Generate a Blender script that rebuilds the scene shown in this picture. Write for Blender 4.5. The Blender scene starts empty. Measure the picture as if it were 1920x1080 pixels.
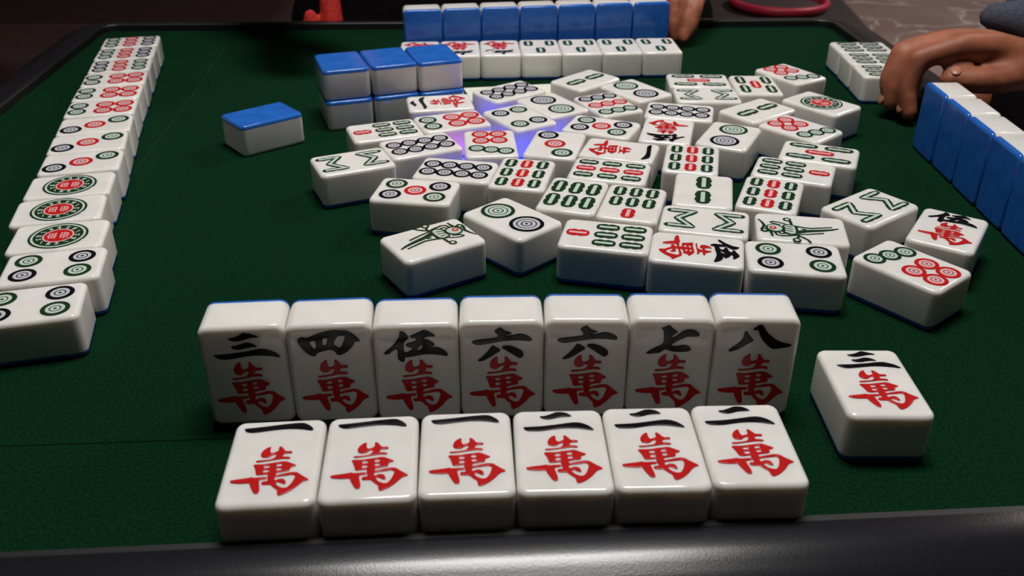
import bpy, bmesh, math, random
from mathutils import Vector, Matrix
from mathutils.geometry import tessellate_polygon
PI = math.pi
SC = bpy.context.scene
COL = SC.collection

# ---------------------------------------------------------------- camera, world, lights, exposure
cam_d = bpy.data.cameras.new('camera'); cam = bpy.data.objects.new('camera', cam_d); COL.objects.link(cam)
cam_d.sensor_fit = 'HORIZONTAL'; cam_d.sensor_width = 36.0
cam_d.lens = 1757.98 * 36.0 / 1920.0
cam_d.clip_start = 0.01; cam_d.clip_end = 50
cam.location = (0, 0, 0.20448)
cam.rotation_euler = (PI/2 - 0.518847, 0, 0)
cam_d.dof.use_dof = True; cam_d.dof.focus_distance = 0.40; cam_d.dof.aperture_fstop = 22.0
SC.camera = cam

w = bpy.data.worlds.new('world'); SC.world = w; w.use_nodes = True
w.node_tree.nodes['Background'].inputs[0].default_value = (1.0, 0.97, 0.88, 1)
w.node_tree.nodes['Background'].inputs[1].default_value = 0.012

def area(name, loc, sx, sy, power, color, rot=(0,0,0)):
    d = bpy.data.lights.new(name, 'AREA'); d.shape = 'RECTANGLE'; d.size = sx; d.size_y = sy
    d.energy = power; d.color = color
    o = bpy.data.objects.new(name, d); COL.objects.link(o); o.location = loc; o.rotation_euler = rot
    return o
area('table_lamp_light', (0.05, 0.50, 1.10), 0.46, 0.26, 11.9, (1.0, 0.975, 0.935))
area('background_fill_light', (2.0, 2.2, 1.88), 0.6, 0.6, 48.0, (1.0, 0.90, 0.84))  # added fill with no visible source, brightens the floor at far right

SC.view_settings.view_transform = 'Standard'; SC.view_settings.look = 'None'
SC.view_settings.exposure = 0.0; SC.view_settings.gamma = 1.0; SC.view_settings.use_curve_mapping = False

# ---------------------------------------------------------------- materials
def mat(name, color, rough=0.5, sss=0.0, sss_r=0.003, emit=None, estr=0.0, spec=0.5, metallic=0.0, coat=0.0):
    m = bpy.data.materials.new(name); m.use_nodes = True
    b = m.node_tree.nodes['Principled BSDF']
    b.inputs['Base Color'].default_value = (*color, 1); b.inputs['Roughness'].default_value = rough
    b.inputs['Specular IOR Level'].default_value = spec; b.inputs['Metallic'].default_value = metallic
    b.inputs['Coat Weight'].default_value = coat
    if sss:
        b.inputs['Subsurface Weight'].default_value = sss
        b.inputs['Subsurface Radius'].default_value = (1.0, 0.85, 0.6); b.inputs['Subsurface Scale'].default_value = sss_r
    if emit:
        b.inputs['Emission Color'].default_value = (*emit, 1); b.inputs['Emission Strength'].default_value = estr
    return m
def noise_mix(m, c1, c2, scale, detail=4, bump=0.0, bdist=0.001, lo=0.35, hi=0.65, coord='Object', rough=0.6):
    nt = m.node_tree; b = nt.nodes['Principled BSDF']
    tc = nt.nodes.new('ShaderNodeTexCoord'); n = nt.nodes.new('ShaderNodeTexNoise')
    n.inputs['Scale'].default_value = scale; n.inputs['Detail'].default_value = detail; n.inputs['Roughness'].default_value = rough
    r = nt.nodes.new('ShaderNodeValToRGB'); r.color_ramp.elements[0].position = lo; r.color_ramp.elements[1].position = hi
    r.color_ramp.elements[0].color = (*c1, 1); r.color_ramp.elements[1].color = (*c2, 1)
    nt.links.new(tc.outputs[coord], n.inputs['Vector']); nt.links.new(n.outputs['Fac'], r.inputs['Fac'])
    nt.links.new(r.outputs['Color'], b.inputs['Base Color'])
    if bump:
        bp = nt.nodes.new('ShaderNodeBump'); bp.inputs['Strength'].default_value = bump; bp.inputs['Distance'].default_value = bdist
        nt.links.new(n.outputs['Fac'], bp.inputs['Height']); nt.links.new(bp.outputs['Normal'], b.inputs['Normal'])
    return m
M = {}
M['white'] = noise_mix(mat('tile_white', (0.8,0.77,0.74), 0.08, sss=0.55, sss_r=0.0035), (0.74,0.715,0.69), (0.80,0.775,0.75), 60, 2)
M['blue'] = noise_mix(mat('tile_blue', (0.03,0.17,0.62), 0.13, spec=0.4), (0.017,0.115,0.47), (0.025,0.145,0.56), 90, 3)
M['black'] = mat('ink_black', (0.007,0.006,0.008), 0.12, spec=0.2)
M['red'] = mat('ink_red', (0.50,0.014,0.014), 0.16, spec=0.3)
M['green'] = mat('ink_green', (0.012,0.038,0.015), 0.16, spec=0.22)
M['pale_green'] = mat('ink_pale_green', (0.52,0.60,0.55), 0.25)
M['pale_black'] = mat('ink_pale_grey', (0.50,0.51,0.56), 0.25)
M['pale_red'] = mat('ink_pink', (0.74,0.42,0.43), 0.25)
M['maroon'] = mat('ink_maroon', (0.20,0.06,0.08), 0.25)
M['felt'] = mat('felt_green', (0.003,0.035,0.012), 1.0, spec=0.03)
noise_mix(M['felt'], (0.0010,0.0130,0.0048), (0.0046,0.0310,0.0122), 900, 3, bump=0.5, bdist=0.0006, lo=0.3, hi=0.7)
M['felt_dark'] = mat('felt_seam_dark', (0.0006,0.006,0.002), 0.95, spec=0.05)
M['felt_light'] = mat('felt_seam_light', (0.010,0.040,0.022), 0.9, spec=0.1)
M['frame'] = noise_mix(mat('frame_slate', (0.012,0.011,0.014), 0.22, spec=0.45), (0.0080,0.0080,0.0110), (0.0125,0.0122,0.0160), 1500, 2, bump=0.12, bdist=0.0002)
M['lip'] = mat('frame_black_lip', (0.006,0.006,0.007), 0.5)
M['apron'] = mat('table_apron', (0.012,0.010,0.011), 0.5)
M['console'] = mat('console_blue_glow', (0.1,0.1,0.6), 0.3, emit=(0.05,0.06,1.0), estr=4.5)
M['console_red'] = mat('console_red_glow', (0.6,0.1,0.1), 0.3, emit=(1.0,0.10,0.05), estr=14.0)
M['console_rim'] = mat('console_rim', (0.02,0.02,0.025), 0.4)
M['paper'] = noise_mix(mat('paper_slip', (0.7,0.68,0.6), 0.8), (0.72,0.70,0.62), (0.62,0.68,0.56), 60, 3)
M['skin'] = noise_mix(mat('skin', (0.42,0.19,0.10), 0.55, sss=0.2, sss_r=0.004), (0.25,0.072,0.036), (0.40,0.135,0.070), 45, 4, bump=0.25, bdist=0.001)
M['nail'] = mat('nail', (0.40,0.17,0.11), 0.35)
M['hair'] = noise_mix(mat('hair_black', (0.01,0.009,0.009), 0.5), (0.006,0.005,0.005), (0.02,0.017,0.016), 120, 4, bump=0.6, bdist=0.003)
M['jacket'] = noise_mix(mat('jacket_black', (0.008,0.006,0.008), 1.0, spec=0.08), (0.0022,0.0014,0.0018), (0.0055,0.0032,0.0040), 300, 4, bump=0.3, bdist=0.002)
M['scarf'] = noise_mix(mat('red_knit', (0.6,0.03,0.02), 0.8), (0.50,0.018,0.012), (0.75,0.04,0.025), 400, 3, bump=0.4, bdist=0.001)
M['navy'] = noise_mix(mat('navy_sweater', (0.05,0.055,0.085), 0.9), (0.035,0.04,0.065), (0.07,0.075,0.11), 500, 4, bump=0.4, bdist=0.001)
M['trouser'] = mat('trouser_dark', (0.006,0.0045,0.005), 1.0, spec=0.08)
M['eye'] = mat('eye_dark', (0.02,0.012,0.01), 0.2)
M['lips'] = mat('lips', (0.33,0.11,0.09), 0.5)
M['sofa'] = noise_mix(mat('sofa_brown', (0.03,0.01,0.009), 0.7), (0.016,0.0035,0.003), (0.030,0.0065,0.0055), 30, 4, bump=0.2, bdist=0.003)
M['stoolwood'] = noise_mix(mat('stool_brown', (0.05,0.03,0.027), 0.6), (0.014,0.008,0.0075), (0.028,0.016,0.015), 25, 4)
M['redplastic'] = mat('red_plastic', (0.45,0.02,0.05), 0.45)
M['darkplastic'] = mat('dark_seat', (0.03,0.02,0.022), 0.6)
M['wall'] = noise_mix(mat('wall_paint', (0.35,0.30,0.28), 0.8), (0.30,0.26,0.25), (0.36,0.31,0.29), 8, 3)
# stone floor with pale veins
fm = mat('stone_floor', (0.3,0.24,0.23), 0.45); M['floor'] = fm
nt = fm.node_tree; b = nt.nodes['Principled BSDF']
tc = nt.nodes.new('ShaderNodeTexCoord'); n1 = nt.nodes.new('ShaderNodeTexNoise'); n1.inputs['Scale'].default_value = 1.6; n1.inputs['Detail'].default_value = 5
n2 = nt.nodes.new('ShaderNodeTexNoise'); n2.inputs['Scale'].default_value = 2.3; n2.inputs['Detail'].default_value = 3; n2.inputs['Distortion'].default_value = 1.2
sb = nt.nodes.new('ShaderNodeMath'); sb.operation = 'SUBTRACT'; sb.inputs[1].default_value = 0.5
ab = nt.nodes.new('ShaderNodeMath'); ab.operation = 'ABSOLUTE'
rp = nt.nodes.new('ShaderNodeValToRGB'); rp.color_ramp.elements[0].position = 0.0; rp.color_ramp.elements[0].color = (1,1,1,1)
rp.color_ramp.elements[1].position = 0.020; rp.color_ramp.elements[1].color = (0,0,0,1)
rc = nt.nodes.new('ShaderNodeValToRGB'); rc.color_ramp.elements[0].color = (0.30,0.205,0.185,1); rc.color_ramp.elements[1].color = (0.42,0.31,0.285,1)
rc.color_ramp.elements[0].position = 0.35; rc.color_ramp.elements[1].position = 0.65
mx = nt.nodes.new('ShaderNodeMix'); mx.data_type = 'RGBA'; mx.inputs[7].default_value = (0.68,0.57,0.55,1)
L_ = nt.links.new
L_(tc.outputs['Object'], n1.inputs['Vector']); L_(tc.outputs['Object'], n2.inputs['Vector'])
L_(n2.outputs['Fac'], sb.inputs[0]); L_(sb.outputs[0], ab.inputs[0]); L_(ab.outputs[0], rp.inputs['Fac'])
L_(n1.outputs['Fac'], rc.inputs['Fac']); L_(rp.outputs['Color'], mx.inputs[0]); L_(rc.outputs['Color'], mx.inputs[6]); L_(mx.outputs[2], b.inputs['Base Color'])

# ---------------------------------------------------------------- helpers
def tag(o, label=None, cat=None, group=None, kind=None):
    if label: o['label'] = label
    if cat: o['category'] = cat
    if group: o['group'] = group
    if kind: o['kind'] = kind
    return o
def empty(name, loc, rz=0):
    o = bpy.data.objects.new(name, None); COL.objects.link(o); o.location = loc; o.rotation_euler = (0,0,rz)
    o.empty_display_size = 0.01; return o
def link(name, me, parent=None, mtx=None):
    o = bpy.data.objects.new(name, me); COL.objects.link(o)
    if parent: o.parent = parent
    if mtx is not None: o.matrix_local = mtx
    return o
def mesh(name, verts, faces, mats, fmat=None, smooth=False, flat=()):
    me = bpy.data.meshes.new(name); me.from_pydata([tuple(v) for v in verts], [], [tuple(f) for f in faces])
    for m in mats: me.materials.append(M[m])
    for i, p in enumerate(me.polygons):
        if fmat: p.material_index = fmat[i]
        p.use_smooth = smooth and i not in flat
    me.validate(); me.update()
    return me
def rrect(w, l, r, z, n=5):
    pts = []
    for cx, cy, a0 in ((w/2-r, l/2-r, 0), (-w/2+r, l/2-r, PI/2), (-w/2+r, -l/2+r, PI), (w/2-r, -l/2+r, 3*PI/2)):
        for i in range(n+1):
            a = a0 + i/n*PI/2; pts.append((cx+r*math.cos(a), cy+r*math.sin(a), z))
    return pts
def loft(name, rings, mats, ringmat=None, cap0=True, cap1=True, smooth=True):
    n = len(rings[0]); V = [p for r in rings for p in r]; F = []; FM = []
    for k in range(len(rings)-1):
        for i in range(n):
            j = (i+1) % n
            F.append((k*n+i, k*n+j, (k+1)*n+j, (k+1)*n+i)); FM.append(ringmat[k] if ringmat else 0)
    flat = set()
    if cap0: flat.add(len(F)); F.append(tuple(range(n-1,-1,-1))); FM.append(ringmat[0] if ringmat else 0)
    if cap1: flat.add(len(F)); F.append(tuple(range((len(rings)-1)*n, len(rings)*n))); FM.append(ringmat[-1] if ringmat else 0)
    return mesh(name, V, F, mats, FM, smooth, flat)
def box(name, x0, x1, y0, y1, z0, z1, m, bevel=0.0, parent=None, mtx=None):
    bm = bmesh.new(); bmesh.ops.create_cube(bm, size=1)
    for v in bm.verts: v.co = Vector(((x0+x1)/2+v.co.x*(x1-x0), (y0+y1)/2+v.co.y*(y1-y0), (z0+z1)/2+v.co.z*(z1-z0)))
    if bevel: bmesh.ops.bevel(bm, geom=bm.edges[:], offset=bevel, segments=3, profile=0.6, affect='EDGES')
    me = bpy.data.meshes.new(name); bm.to_mesh(me); bm.free(); me.materials.append(M[m])
    if bevel: me.polygons.foreach_set('use_smooth', [True]*len(me.polygons))
    return link(name, me, parent, mtx)

# ---------------------------------------------------------------- setting
tag(box('floor', -3.2, 3.6, -1.2, 5.2, -0.76, -0.72, 'floor'), kind='structure')
tag(box('wall_far', -3.2, 3.6, 5.2, 5.3, -0.72, 1.9, 'wall'), kind='structure')
tag(box('wall_left', -3.3, -3.2, -1.2, 5.2, -0.72, 1.9, 'wall'), kind='structure')
tag(box('wall_right', 3.6, 3.7, -1.2, 5.2, -0.72, 1.9, 'wall'), kind='structure')
tag(box('baseboard_far', -3.2, 3.6, 5.17, 5.2, -0.72, -0.62, 'stoolwood'), kind='structure')

# ---------------------------------------------------------------- table
table = tag(empty('mahjong_table', (0, 0.5, -0.72)), 'green felt mahjong table with raised slate-grey frame, under all the tiles', 'table')
TM = Matrix.Translation((0, -0.5, 0.72))
INN = [(-0.309,0.1859),(0.300,0.2243),(0.272,0.8115),(-0.3428,0.7950)]
OUT = [(-0.359,0.143),(0.350,0.1845),(0.322,0.8525),(-0.393,0.8345)]
def ring4(t, z, r, n=6):
    P = [Vector((a[0]+(b[0]-a[0])*t, a[1]+(b[1]-a[1])*t)) for a, b in zip(INN, OUT)]
    out = []
    for i in range(4):
        p = P[i]; a = (P[i-1]-p).normalized(); b = (P[(i+1)%4]-p).normalized()
        p0 = p+a*r; p1 = p+b*r
        for k in range(n+1):
            s = k/n; q = p0*(1-s)**2 + p*2*s*(1-s) + p1*s*s; out.append((q.x, q.y, z))
    return out
FZ = 0.0058
# felt with a round hole for the console
CC = Vector((-0.012, 0.512)); CR = 0.052
outer = ring4(0.0, 0.0, 0.014); NC = 48
hole = [(CC.x+CR*math.cos(2*PI*i/NC), CC.y+CR*math.sin(2*PI*i/NC), 0.0) for i in range(NC)]
tri = tessellate_polygon([[Vector(p) for p in outer], [Vector(p) for p in hole]])
link('felt', mesh('felt', outer+hole, [t if (Vector((outer+hole)[t[1]])-Vector((outer+hole)[t[0]])).cross(Vector((outer+hole)[t[2]])-Vector((outer+hole)[t[0]])).z > 0 else t[::-1] for t in tri], ['felt']), table, TM)
con = link('console', loft('console', [[(p[0],p[1],-0.012) for p in hole],[(p[0],p[1],-0.0003) for p in hole],
      [(CC.x+(p[0]-CC.x)*0.94, CC.y+(p[1]-CC.y)*0.94, -0.0002) for p in hole],[(CC.x+(p[0]-CC.x)*0.93, CC.y+(p[1]-CC.y)*0.93, -0.0008) for p in hole]],
      ['console_rim','console'], [0,0,1], smooth=False), table, TM)
con['label'] = 'round dice console glowing blue under the discards'
led = link('lamp_button', loft('lamp_button', [[(-0.036+0.0045*k*math.cos(a), 0.4985+0.0045*k*math.sin(a), z) for a in [i*PI/8 for i in range(16)]] for k, z in ((1,-0.0008),(1,0.0004),(0.8,0.0008))], ['console_red']), con)
led['label'] = 'red glowing button'
T1 = [-0.0, 0.045, 0.075]
fr = [ring4(0.0, 0.0, 0.014), ring4(0.0, FZ-0.0008, 0.014), ring4(0.015, FZ, 0.014), ring4(0.07, FZ, 0.015)]
link('inner_lip', loft('inner_lip', fr, ['lip'], cap0=False, cap1=False, smooth=False), table, TM)
fr = [ring4(t, FZ-d, r) for t, d, r in ((0.07,0,.015),(0.13,.00006,.016),(0.19,.0003,.018),(0.25,.00065,.019),(0.30,.0011,.020),(0.36,.0020,.022),(0.42,.0028,.024),(0.50,.0040,.028),(0.60,.0059,.033),(0.72,.0088,.038),(0.84,.0125,.044),(0.94,.0172,.05),(1.0,.025,.05),(1.0,.037,.05))]
link('frame', loft('frame', fr, ['frame'], cap0=False, cap1=False), table, TM)
link('apron', loft('apron', [ring4(0.2, -0.14, 0.03), ring4(0.9, -0.03, 0.03), ring4(0.99, -0.029, 0.03)], ['apron'], cap0=True, cap1=False), table, TM)
box('pedestal', -0.12, 0.08, 0.40, 0.60, -0.66, -0.13, 'apron', 0.01, table, TM)
box('foot', -0.30, 0.26, 0.44, 0.56, -0.72, -0.66, 'apron', 0.01, table, TM)
box('foot', -0.08, 0.04, 0.22, 0.78, -0.72, -0.661, 'apron', 0.01, table, TM)
def strip(name, pts, wd, m, z0=0.0001):
    V = []; F = []
    for i, p in enumerate(pts):
        a = Vector(pts[max(0,i-1)]); b_ = Vector(pts[min(len(pts)-1,i+1)]); d = (b_-a).normalized(); nn = Vector((-d.y, d.x))*wd/2
        V += [(p[0]+nn.x,p[1]+nn.y,0),(p[0]+nn.x*.6,p[1]+nn.y*.6,z0),(p[0]-nn.x*.6,p[1]-nn.y*.6,z0),(p[0]-nn.x,p[1]-nn.y,0)]
    for i in range(len(pts)-1):
        for k in range(3): F.append((4*i+k, 4*i+k+1, 4*i+k+5, 4*i+k+4))
    return link(name, mesh(name, V, F, [m]), table, TM)
strip('seam', [(-0.3075,0.2455),(-0.1737,0.2497),(-0.085,0.2545)], 0.0007, 'felt_dark')['label'] = 'dark slot line across the felt'
strip('seam', [(-0.2316,0.7676),(-0.2194,0.6234),(-0.2119,0.4873)], 0.00035, 'felt_light')['label'] = 'thin pale line along the left of the felt'

# ---------------------------------------------------------------- tile pieces
W, LN, TK = 0.02865, 0.040, 0.0187
ZB = 0.0024
def arc_rings(r, z_from, sgn, w, l, rc, n=4):
    out = []
    for i in range(n+1):
        a = i/n*PI/2; ins = r*(1-math.cos(a)); out.append(rrect(w-2*ins, l-2*ins, max(rc-ins, 0.0006), z_from+sgn*r*math.sin(a)))
    return out
RC = 0.0034
rt = 0.0019
rings = [rrect(W, LN, RC, ZB)] + arc_rings(rt, TK-rt, 1, W, LN, RC, 5); rings.append(rrect(W-2*rt-0.0006, LN-2*rt-0.0006, 0.0014, TK))
ME_BODY = loft('body', rings, ['white'], cap0=False)
rb = 0.0017
rings = [rrect(W-2*rb-0.0006, LN-2*rb-0.0006, 0.0014, 0.0)] + arc_rings(rb, rb, -1, W, LN, RC, 4)[::-1] + [rrect(W, LN, RC, ZB)]
ME_BACK = loft('back', rings, ['blue'], cap1=False)

HT = 0.00012
CACHE = {}
def disc(key, r, rings, n=30):
    """rings: list of (radius fraction, material) from the rim inwards; a raised enamel disc"""
    k = ('disc', key, r)
    if k in CACHE: return CACHE[k]
    mats = []; V = []; F = []; FM = []
    def ring(rr, z): 
        V.extend([(rr*math.cos(2*PI*i/n), rr*math.sin(2*PI*i/n), z) for i in range(n)]); return len(V)-n
    a = ring(r, -0.0001); prev = ring(r*0.985, HT); mm = rings[0][1]; mats.append(mm)
    for i in range(n): F.append((a+i, a+(i+1)%n, prev+(i+1)%n, prev+i)); FM.append(0)
    for q in range(len(rings)):
        m = rings[q][1]
        if m not in mats: mats.append(m)
        nx = rings[q+1][0] if q+1 < len(rings) else 0
        if nx > 0:
            b_ = ring(r*nx, HT)
            for i in range(n): F.append((prev+i, prev+(i+1)%n, b_+(i+1)%n, b_+i)); FM.append(mats.index(m))
            prev = b_
        else:
            F.append(tuple(prev+i for i in range(n))); FM.append(mats.index(m))
    me = mesh('circle', V, F, mats, FM); CACHE[k] = me; return me
def small_disc(col, r):
    p = 'pale_'+col; inner = 'maroon' if col == 'red' else col
    return disc(col, r, [(1,col),(0.66,p),(0.42,inner),(0.33,p),(0.12,inner)])
def big_disc(col, r):
    p = 'pale_'+col
    return disc('b'+col, r, [(1,col),(0.77,p),(0.59,col),(0.52,p),(0.33,col),(0.25,p),(0.09,col)], 40)
def solid(name, polys, m, key, h=0.00016, off=-0.1):
    """raised enamel shape from outlines (mm); each entry is (outline, [holes])"""
    if key in CACHE: return CACHE[key]
    cu = bpy.data.curves.new('tmp', 'CURVE'); cu.dimensions = '2D'; cu.fill_mode = 'BOTH'; cu.extrude = h*0.35; cu.bevel_depth = h*0.65; cu.bevel_resolution = 2 if h > 0.0002 else 1
    cu.offset = h*off
    for out, holes in polys:
        for loop in [out]+list(holes):
            s = cu.splines.new('POLY'); s.points.add(len(loop)-1)
            for p, q in zip(s.points, loop): p.co = (q[0]*0.001, q[1]*0.001, 0, 1)
            s.use_cyclic_u = True
    ob = bpy.data.objects.new('tmp', cu); COL.objects.link(ob)
    dg = bpy.context.evaluated_depsgraph_get(); me = bpy.data.meshes.new_from_object(ob.evaluated_get(dg))
    bpy.data.objects.remove(ob); bpy.data.curves.remove(cu)
    me.materials.clear(); me.materials.append(M[m]); me.name = name
    CACHE[key] = me; return me
def solid_multi(name, polys, m, key, h=0.00016, off=-0.1):
    """overlapping outlines, each filled on its own, joined into one part"""
    if key in CACHE: return CACHE[key]
    bm = bmesh.new()
    for i, p in enumerate(polys): bm.from_mesh(solid(name, [p], m, (key, i), h, off))
    me = bpy.data.meshes.new(name); bm.to_mesh(me); bm.free(); me.materials.append(M[m])
    CACHE[key] = me; return me
def chaikin(P, closed=True, it=1):
    for _ in range(it):
        Q = []
        n = len(P)
        for i in range(n if closed else n-1):
            a = P[i]; b_ = P[(i+1) % n]
            Q.append((a[0]*.8+b_[0]*.2, a[1]*.8+b_[1]*.2)); Q.append((a[0]*.2+b_[0]*.8, a[1]*.2+b_[1]*.8))
        if not closed: Q = [P[0]]+Q+[P[-1]]
        P = Q
    return P
def ellipse(cx, cy, rx, ry, n=18, rot=0):
    return [(cx+rx*math.cos(t)*math.cos(rot)-ry*math.sin(t)*math.sin(rot), cy+rx*math.cos(t)*math.sin(rot)+ry*math.sin(t)*math.cos(rot)) for t in [2*PI*i/n for i in range(n)]]
def stroke(pts, wd, w2=None):
    """ribbon outline round a polyline, round ends"""
    w2 = wd if w2 is None else w2; Lp = []; Rp = []; n = len(pts)
    for i, p in enumerate(pts):
        a = pts[max(0,i-1)]; b_ = pts[min(n-1,i+1)]; dx = b_[0]-a[0]; dy = b_[1]-a[1]; l = math.hypot(dx,dy) or 1
        ww = (wd+(w2-wd)*i/(n-1))/2; Lp.append((p[0]-dy/l*ww, p[1]+dx/l*ww)); Rp.append((p[0]+dy/l*ww, p[1]-dx/l*ww))
    return Lp+Rp[::-1]
def stick(col, ln, wd):
    """one bamboo stick: scalloped sides, pale core; returns [(mesh, material)]"""
    N = 24; half = []
    for i in range(N+1):
        t = i/N; y = (t-.5)*ln; e = min(1, (1-abs(2*t-1))*3.6)**.5
        half.append((wd/2*(0.80+0.20*abs(math.cos(3*PI*t)))*e, y))
    out = [(x, y) for x, y in half]+[(-x, y) for x, y in half[::-1]]
    a = solid('bamboo_stick', [(out, [])], col, ('st', col, ln, wd))
    cw = wd*0.13
    b_ = solid('core', [([(cw,-ln*.37),(cw,ln*.37),(-cw,ln*.37),(-cw,-ln*.37)], [])], 'pale_'+col, ('sc', col, ln, wd), h=0.00010)
    return a, b_

def homog(src, dst):
    """projective map taking four src points to four dst points"""
    import numpy as np
    A = []; B = []
    for (x,y),(u,v) in zip(src,dst):
        A.append([x,y,1,0,0,0,-u*x,-u*y]); B.append(u); A.append([0,0,0,x,y,1,-v*x,-v*y]); B.append(v)
    h = np.linalg.solve(np.array(A,float), np.array(B,float))
    return lambda p: ((h[0]*p[0]+h[1]*p[1]+h[2])/(h[6]*p[0]+h[7]*p[1]+1), (h[3]*p[0]+h[4]*p[1]+h[5])/(h[6]*p[0]+h[7]*p[1]+1))
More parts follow.
